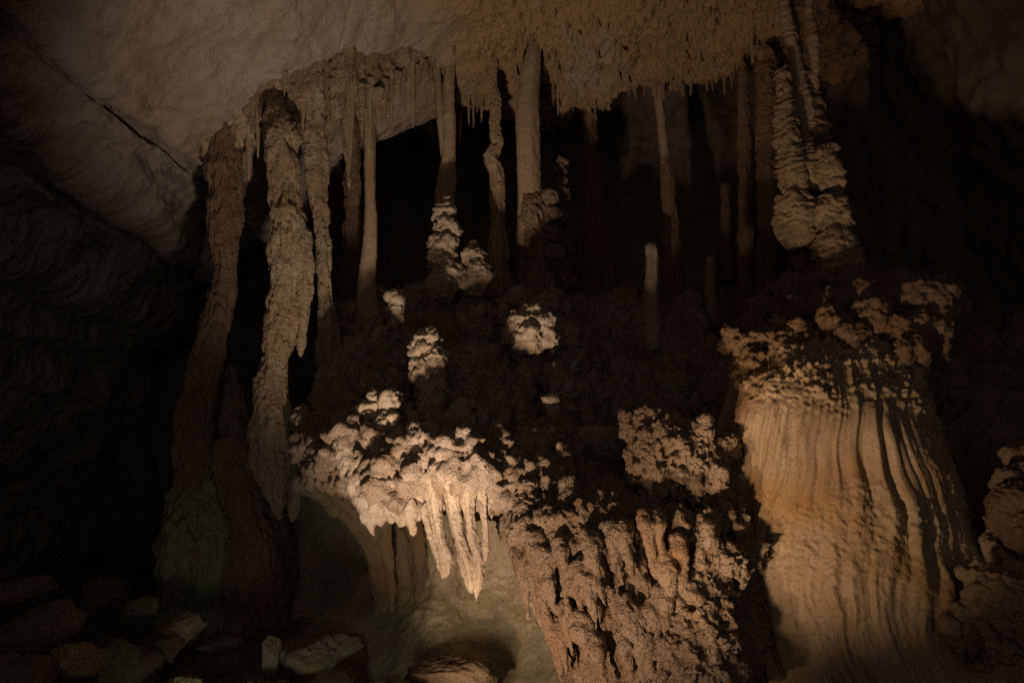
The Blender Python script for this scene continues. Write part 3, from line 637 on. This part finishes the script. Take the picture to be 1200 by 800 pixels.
# ringed stalagmites in front of the twisted column
for i, (pts, lab) in enumerate((
   ([(917,80,5.5,7.0),(919,105,8),(921,140,10.5),(926,180,12.5),(930,212,15),(934,232,12)], 'tall ringed stalagmite like stacked cups, upper right'),
   ([(969,173,7,6.9),(970,190,10),(974,210,12),(977,227,8)], 'short bright scaly stalagmite right of the ringed one'),
   ([(948,168,5,7.0),(948,185,7),(951,205,7),(954,222,5)], 'small dark ringed stalagmite wedged between two brighter ones'),
   ([(929,222,10,6.98),(931,240,17),(934,265,20),(938,290,20)], 'squat brown scaly lump directly under the tall ringed stalagmite'),
   ([(974,226,9,6.85),(974,242,18),(975,262,20),(978,285,18)], 'rounded scaly lump below the short bright stalagmite'),
   ([(977,266,12,6.75),(979,285,21),(983,312,25),(988,345,26)], 'broad scaly lump stepping down to the flowstone crown'))):
    shaft('stalagmite', pts, pts[0][3], 'crust', d_stack, .75 if i == 0 else .9, lab, 'stalagmite', 'ringed stalagmites by the twisted column', seed=291+i, tip=(True, True), lobes=.07)

# ================================================================== CEILING CURTAIN and STALACTITES
def curtain(cpts, n_, seed, lmin, lmax, label, mat='crust', r0=(.03, .09)):
    rg = np.random.RandomState(seed); c = bend(np.array([[*P(a, b, D), L] for (a, b, D, L) in cpts]), n_); prs = []
    for q in c:
        L = q[3]*rg.uniform(lmin, lmax); r = rg.uniform(*r0); o = rg.uniform(-.10, .10, 2)
        a = np.array([q[0]+o[0], q[1]+o[1], q[2]+.5]); m_ = a+np.array([rg.uniform(-.03, .03), 0, -.5-L*.55]); e = a+np.array([rg.uniform(-.04, .04), 0, -.5-L])
        prs.append((a, r*1.5, m_, r, .05)); prs.append((m_, r, e, r*.25, .03))
    V, F = nets(prs, .018); V = relax(V, F, 1, .3); n = normals(V, F)
    o = link('stalactite_curtain', V+n*d_crust(V, seed, .75)[:,None], F, M[mat]); tag(o, label, 'stalactite curtain', 'curtains along the ceiling lip')
curtain([(300,108,7.4,.40),(312,90,7.3,.55),(330,72,7.3,.65),(360,68,7.4,.75),(395,68,7.6,.75),(430,66,7.9,.8),(450,64,8.0,.65)], 120, 301, .6, 1.25, 'crusty curtain of fused stalactites above the pale left columns')
curtain([(445,62,8.05,.55),(470,56,8.2,.45),(495,46,8.4,.35),(520,40,8.6,.3)], 70, 302, .5, 1.2, 'thin ragged curtain tapering off beside the smooth bladed column')
curtain([(236,150,7.6,.3),(250,142,7.6,.45),(272,138,7.6,.45),(290,128,7.5,.45)], 40, 303, .5, 1.2, 'dull crusty curtain crowning the massive left column', 'column')
# prototypes of small hanging straws and cones
def straw(seed, L, r, mat):
    p = np.array([[0, 0, .08, r*1.5], [0, 0, 0, r*1.25], [.004, 0, -L*.4, r*.8], [-.003, 0, -L*.8, r*.5], [0, 0, -L, r*.2]])
    V, F, T, S = tube(p, .012, .1, seed, (False, True), nmin=12); n = normals(V, F)
    V = V+n*(.12*r*fbm(V*20, 2, seed)+.25*r*popcorn(V, .04, seed, .6))[:,None]
    return link('stalactite', V, F, M[mat], origin=np.zeros(3))
protos = [straw(311, .28, .020, 'column'), straw(312, .42, .030, 'crust'), straw(313, .55, .026, 'column'), straw(314, .22, .035, 'crust')]
used = [False]*4; rg = np.random.RandomState(9)
def hang(p, k, s, label, group):
    o = protos[k]
    if used[k]: o = o.copy(); COL.objects.link(o)
    used[k] = True
    o.location = p; o.scale = (s*rg.uniform(.8, 1.2),)*2+(s*rg.uniform(.8, 1.3),); o.rotation_euler = (rg.uniform(-.05, .05), rg.uniform(-.05, .05), rg.uniform(0, 6.28))
    tag(o, label, 'stalactite', group)
line = bend(np.array([P(a, b, D) for (a, b, D) in ((304,118,7.35),(322,100,7.2),(350,100,7.3),(390,105,7.5),(430,105,7.8),(455,95,8.0),(480,78,8.2),(510,62,8.5))]), 60)
for p in line:
    hang(p+np.array([*rg.uniform(-.08, .08, 2), rg.uniform(-.15, .1)]), rg.randint(4), rg.uniform(.7, 1.3), 'thin short stalactite in the fringe of the curtain above the left columns', 'fringe stalactites above the left columns')
SC.view_layers[0].update()
deps = bpy.context.evaluated_depsgraph_get()
ceil = bpy.data.objects['ceiling']
def ceil_z(x, y):
    ok, loc, nn, _ = ceil.ray_cast(Vector((x, y, 2.5)), Vector((0, 0, 1)))
    return loc.z if ok else None
n_ = 0
while n_ < 90:
    x = rg.uniform(-.8, 3.4); y = rg.uniform(8.0, 10.4); z = ceil_z(x, y)
    if z is None: continue
    hang((x, y, z+.04), rg.randint(4), rg.uniform(.5, 1.05), 'small stalactite on the rough brown ceiling between the columns', 'small stalactites on the brown ceiling'); n_ += 1
for i in range(18):
    x = -1.2+5.6*(i+rg.uniform(0, 1))/18; y = 10.3+.5*math.sin(x*1.1+1)+.25*math.sin(x*2.7)+rg.uniform(-.15, .1); z = ceil_z(x, y)
    if z: hang((x, y, z+.04), rg.randint(4), rg.choice([.5,.6,.8,1.3]), 'stalactite hanging from the dark rear edge of the brown ceiling', 'stalactites on the rear ceiling edge')
shaft('stalactite', [(408,85,10,7.7),(407,130,9),(408,165,7),(408,195,3.5),(409,222,1.2)], 7.7, 'crust', d_crust, .3, 'long tapering stalactite with a needle tip beside the frilled column', 'stalactite', seed=321, tip=(False, True), base=P(408, 85, 7.7))
shaft('stalactite', [(449,95,8,7.9),(449,125,5),(450,152,1.5)], 7.9, 'crust', d_crust, .3, 'short pointed stalactite at the right end of the crusty curtain', 'stalactite', seed=322, tip=(False, True), base=P(449, 95, 7.9))
shaft('stalactite', [(605,0,9,8.3),(608,30,6),(610,58,1.5)], 8.3, 'ceil', d_smooth, .6, 'short cone stalactite left of the thickest column top', 'stalactite', seed=323, tip=(False, True), base=P(605, 0, 8.3))

# ================================================================== RIGHT EDGE formations
lump('coral_boulder', [(1195,590,5.0,.16),(1180,610,5.05,.13),(1210,630,4.9,.18),(1185,562,5.2,.10),(1170,590,5.3,.09),(1160,615,5.3,.08),(1195,535,5.4,.10),(1210,560,5.2,.12)], 'brown', 'craggy boulder jutting in at the right edge above the ochre heap', 'rock', seed=331, amp=.8)
lump('coral_boulder', [(1165,640,5.1,.10),(1180,665,5.0,.12),(1150,665,5.1,.10),(1140,690,5.0,.10),(1160,690,4.7,.14),(1185,700,4.6,.16),(1150,720,4.75,.13),(1170,740,4.65,.15),(1200,725,4.5,.16),(1135,735,4.8,.10)], 'tan', 'lumpy ochre boulder heap low at the right edge', 'rock', seed=332, amp=1.0, det=d_coral)
lump('coral_boulder', [(1195,380,6.7,.13),(1190,400,6.7,.15),(1205,430,6.6,.17),(1195,455,6.6,.1)], 'brown', 'dim hanging lump high at the right edge', 'rock', seed=333, amp=.8)
lump('coral_boulder', [(1145,405,6.7,.10),(1147,424,6.7,.09),(1150,445,6.6,.09),(1162,468,6.6,.11),(1160,488,6.5,.09)], 'brown', 'string of small dim knobs right of the flowstone', 'rock', seed=334, amp=.7)
V, F, T, S = tube(np.array([(4.6,7.4,3.1,.4),(4.45,7.1,2.4,.8),(4.35,6.9,1.6,.95),(4.2,6.7,.8,1.05),(4.1,6.5,0,1.15),(4.1,6.5,-.6,1.2)]), .022, .08, 341, (True, False)); n = normals(V, F)
V = V+n*(d_lumpy(V, 342, 1.3)+.12*fbm(V*2, 3, 343))[:,None]
tag(link('flowstone_mound', V, F, M['brown']), 'dark pitted mound filling the lower right corner', 'flowstone')

# ================================================================== LOOSE ROCKS on the ground at lower left
def boulder(px, py, D, sx, sy, sz, seed, label, mat='rubble', rz=0.0, group='loose rocks on the cave floor', flat=.5):
    nt, npn = 72, 48
    th = np.linspace(0, 2*math.pi, nt, endpoint=False); ph = np.linspace(.06, math.pi-.06, npn)
    T, H = np.meshgrid(th, ph); U = np.stack([np.sin(H)*np.cos(T), np.sin(H)*np.sin(T), np.cos(H)], -1).reshape(-1, 3)
    rg_ = np.random.RandomState(seed); pl = rg_.normal(size=(17, 3)); pl /= np.linalg.norm(pl, axis=1)[:,None]; dd = rg_.uniform(.50, .92, 17)
    cut = np.min(np.where((U@pl.T) > .05, dd/np.maximum(U@pl.T, .05), 9), axis=1); r = np.minimum(1.0, cut)
    W = U*(r*(1+.10*fbm(U*1.8+seed, 3, seed)+.08*fbm(U*5, 5, seed, .6)+.03*ridged(U*np.array([3, 3, 9]), 3, seed)))[:,None]*np.array([sx, sy, sz])
    W = W @ np.array([[math.cos(rz), math.sin(rz), 0], [-math.sin(rz), math.cos(rz), 0], [0, 0, 1]])
    i = np.arange(npn-1)[:,None]; j = np.arange(nt)[None,:]; j2 = (j+1) % nt
    F = np.stack([i*nt+j, (i+1)*nt+j, (i+1)*nt+j2, i*nt+j2], -1).reshape(-1, 4)
    p = P(px, py, D); o = link('boulder', W+p, F, M[mat]); tag(o, label, 'boulder', group)
for a in (
  (22,690,5.6,.28,.24,.11,401,'flat topped slab at the far left edge'),
  (50,735,5.2,.34,.28,.22,402,'large dark block under the flat slab at far left'),
  (25,790,4.7,.30,.3,.16,403,'pale chip at the bottom left corner'),
  (215,735,6.4,.26,.22,.15,404,'reddish angular block at the foot of the massive left column','tan'),
  (185,760,6.1,.28,.22,.10,405,'low flat stone left of the reddish block'),
  (165,715,6.6,.22,.2,.16,406,'small stone pile crest beside the left column base','green'),
  (150,775,5.8,.36,.3,.22,407,'dark rounded boulder in front of the small stone crest'),
  (258,755,6.3,.20,.18,.08,408,'small flat stone right of the reddish block'),
  (318,775,5.7,.10,.10,.20,409,'upright narrow stone standing on the floor'),
  (372,765,5.9,.36,.3,.22,410,'broad rounded boulder below the dim hollow'),
  (300,812,5.4,.35,.3,.12,411,'low slab at the bottom edge left of centre'),
  (218,805,5.2,.16,.16,.10,412,'small tan stone at the bottom edge','tan'),
  (528,806,6.2,.42,.3,.26,413,'smooth boulder at the foot of the pale hollow wall','brown'),
  (455,812,5.8,.30,.25,.12,414,'dark flat stone left of the smooth boulder'),
  (90,770,5.0,.22,.2,.15,415,'angular brown stone between the dark block and the pale chip','tan'),
  (120,700,7.4,.3,.3,.2,416,'shadowed stone on the rising floor far left')):
    boulder(*a)

# small broken stones between the boulders
gz = bpy.data.objects['ground']
for i in range(70):
    x = rg.uniform(-4.6, -.4); y = rg.uniform(4.9, 7.4)
    ok, loc, nn, _ = gz.ray_cast(Vector((x, y, 3)), Vector((0, 0, -1)))
    if not ok: continue
    if i % 4 == 0: src = bpy.data.objects[rg.choice([o.name for o in COL.objects if o.get('category') == 'boulder'])]
    o = src.copy(); COL.objects.link(o); sc_ = rg.uniform(.12, .32); o.scale = (sc_*rg.uniform(.7, 1.3), sc_*rg.uniform(.7, 1.3), sc_*rg.uniform(.7, 1.2))
    o.rotation_euler = (rg.uniform(-.4, .4), rg.uniform(-.4, .4), rg.uniform(0, 6.28)); o.location = loc-Vector((0, 0, .02)); o.name = 'stone'
    tag(o, 'small broken stone lying among the boulders on the cave floor', 'stone', 'small stones among the boulders')
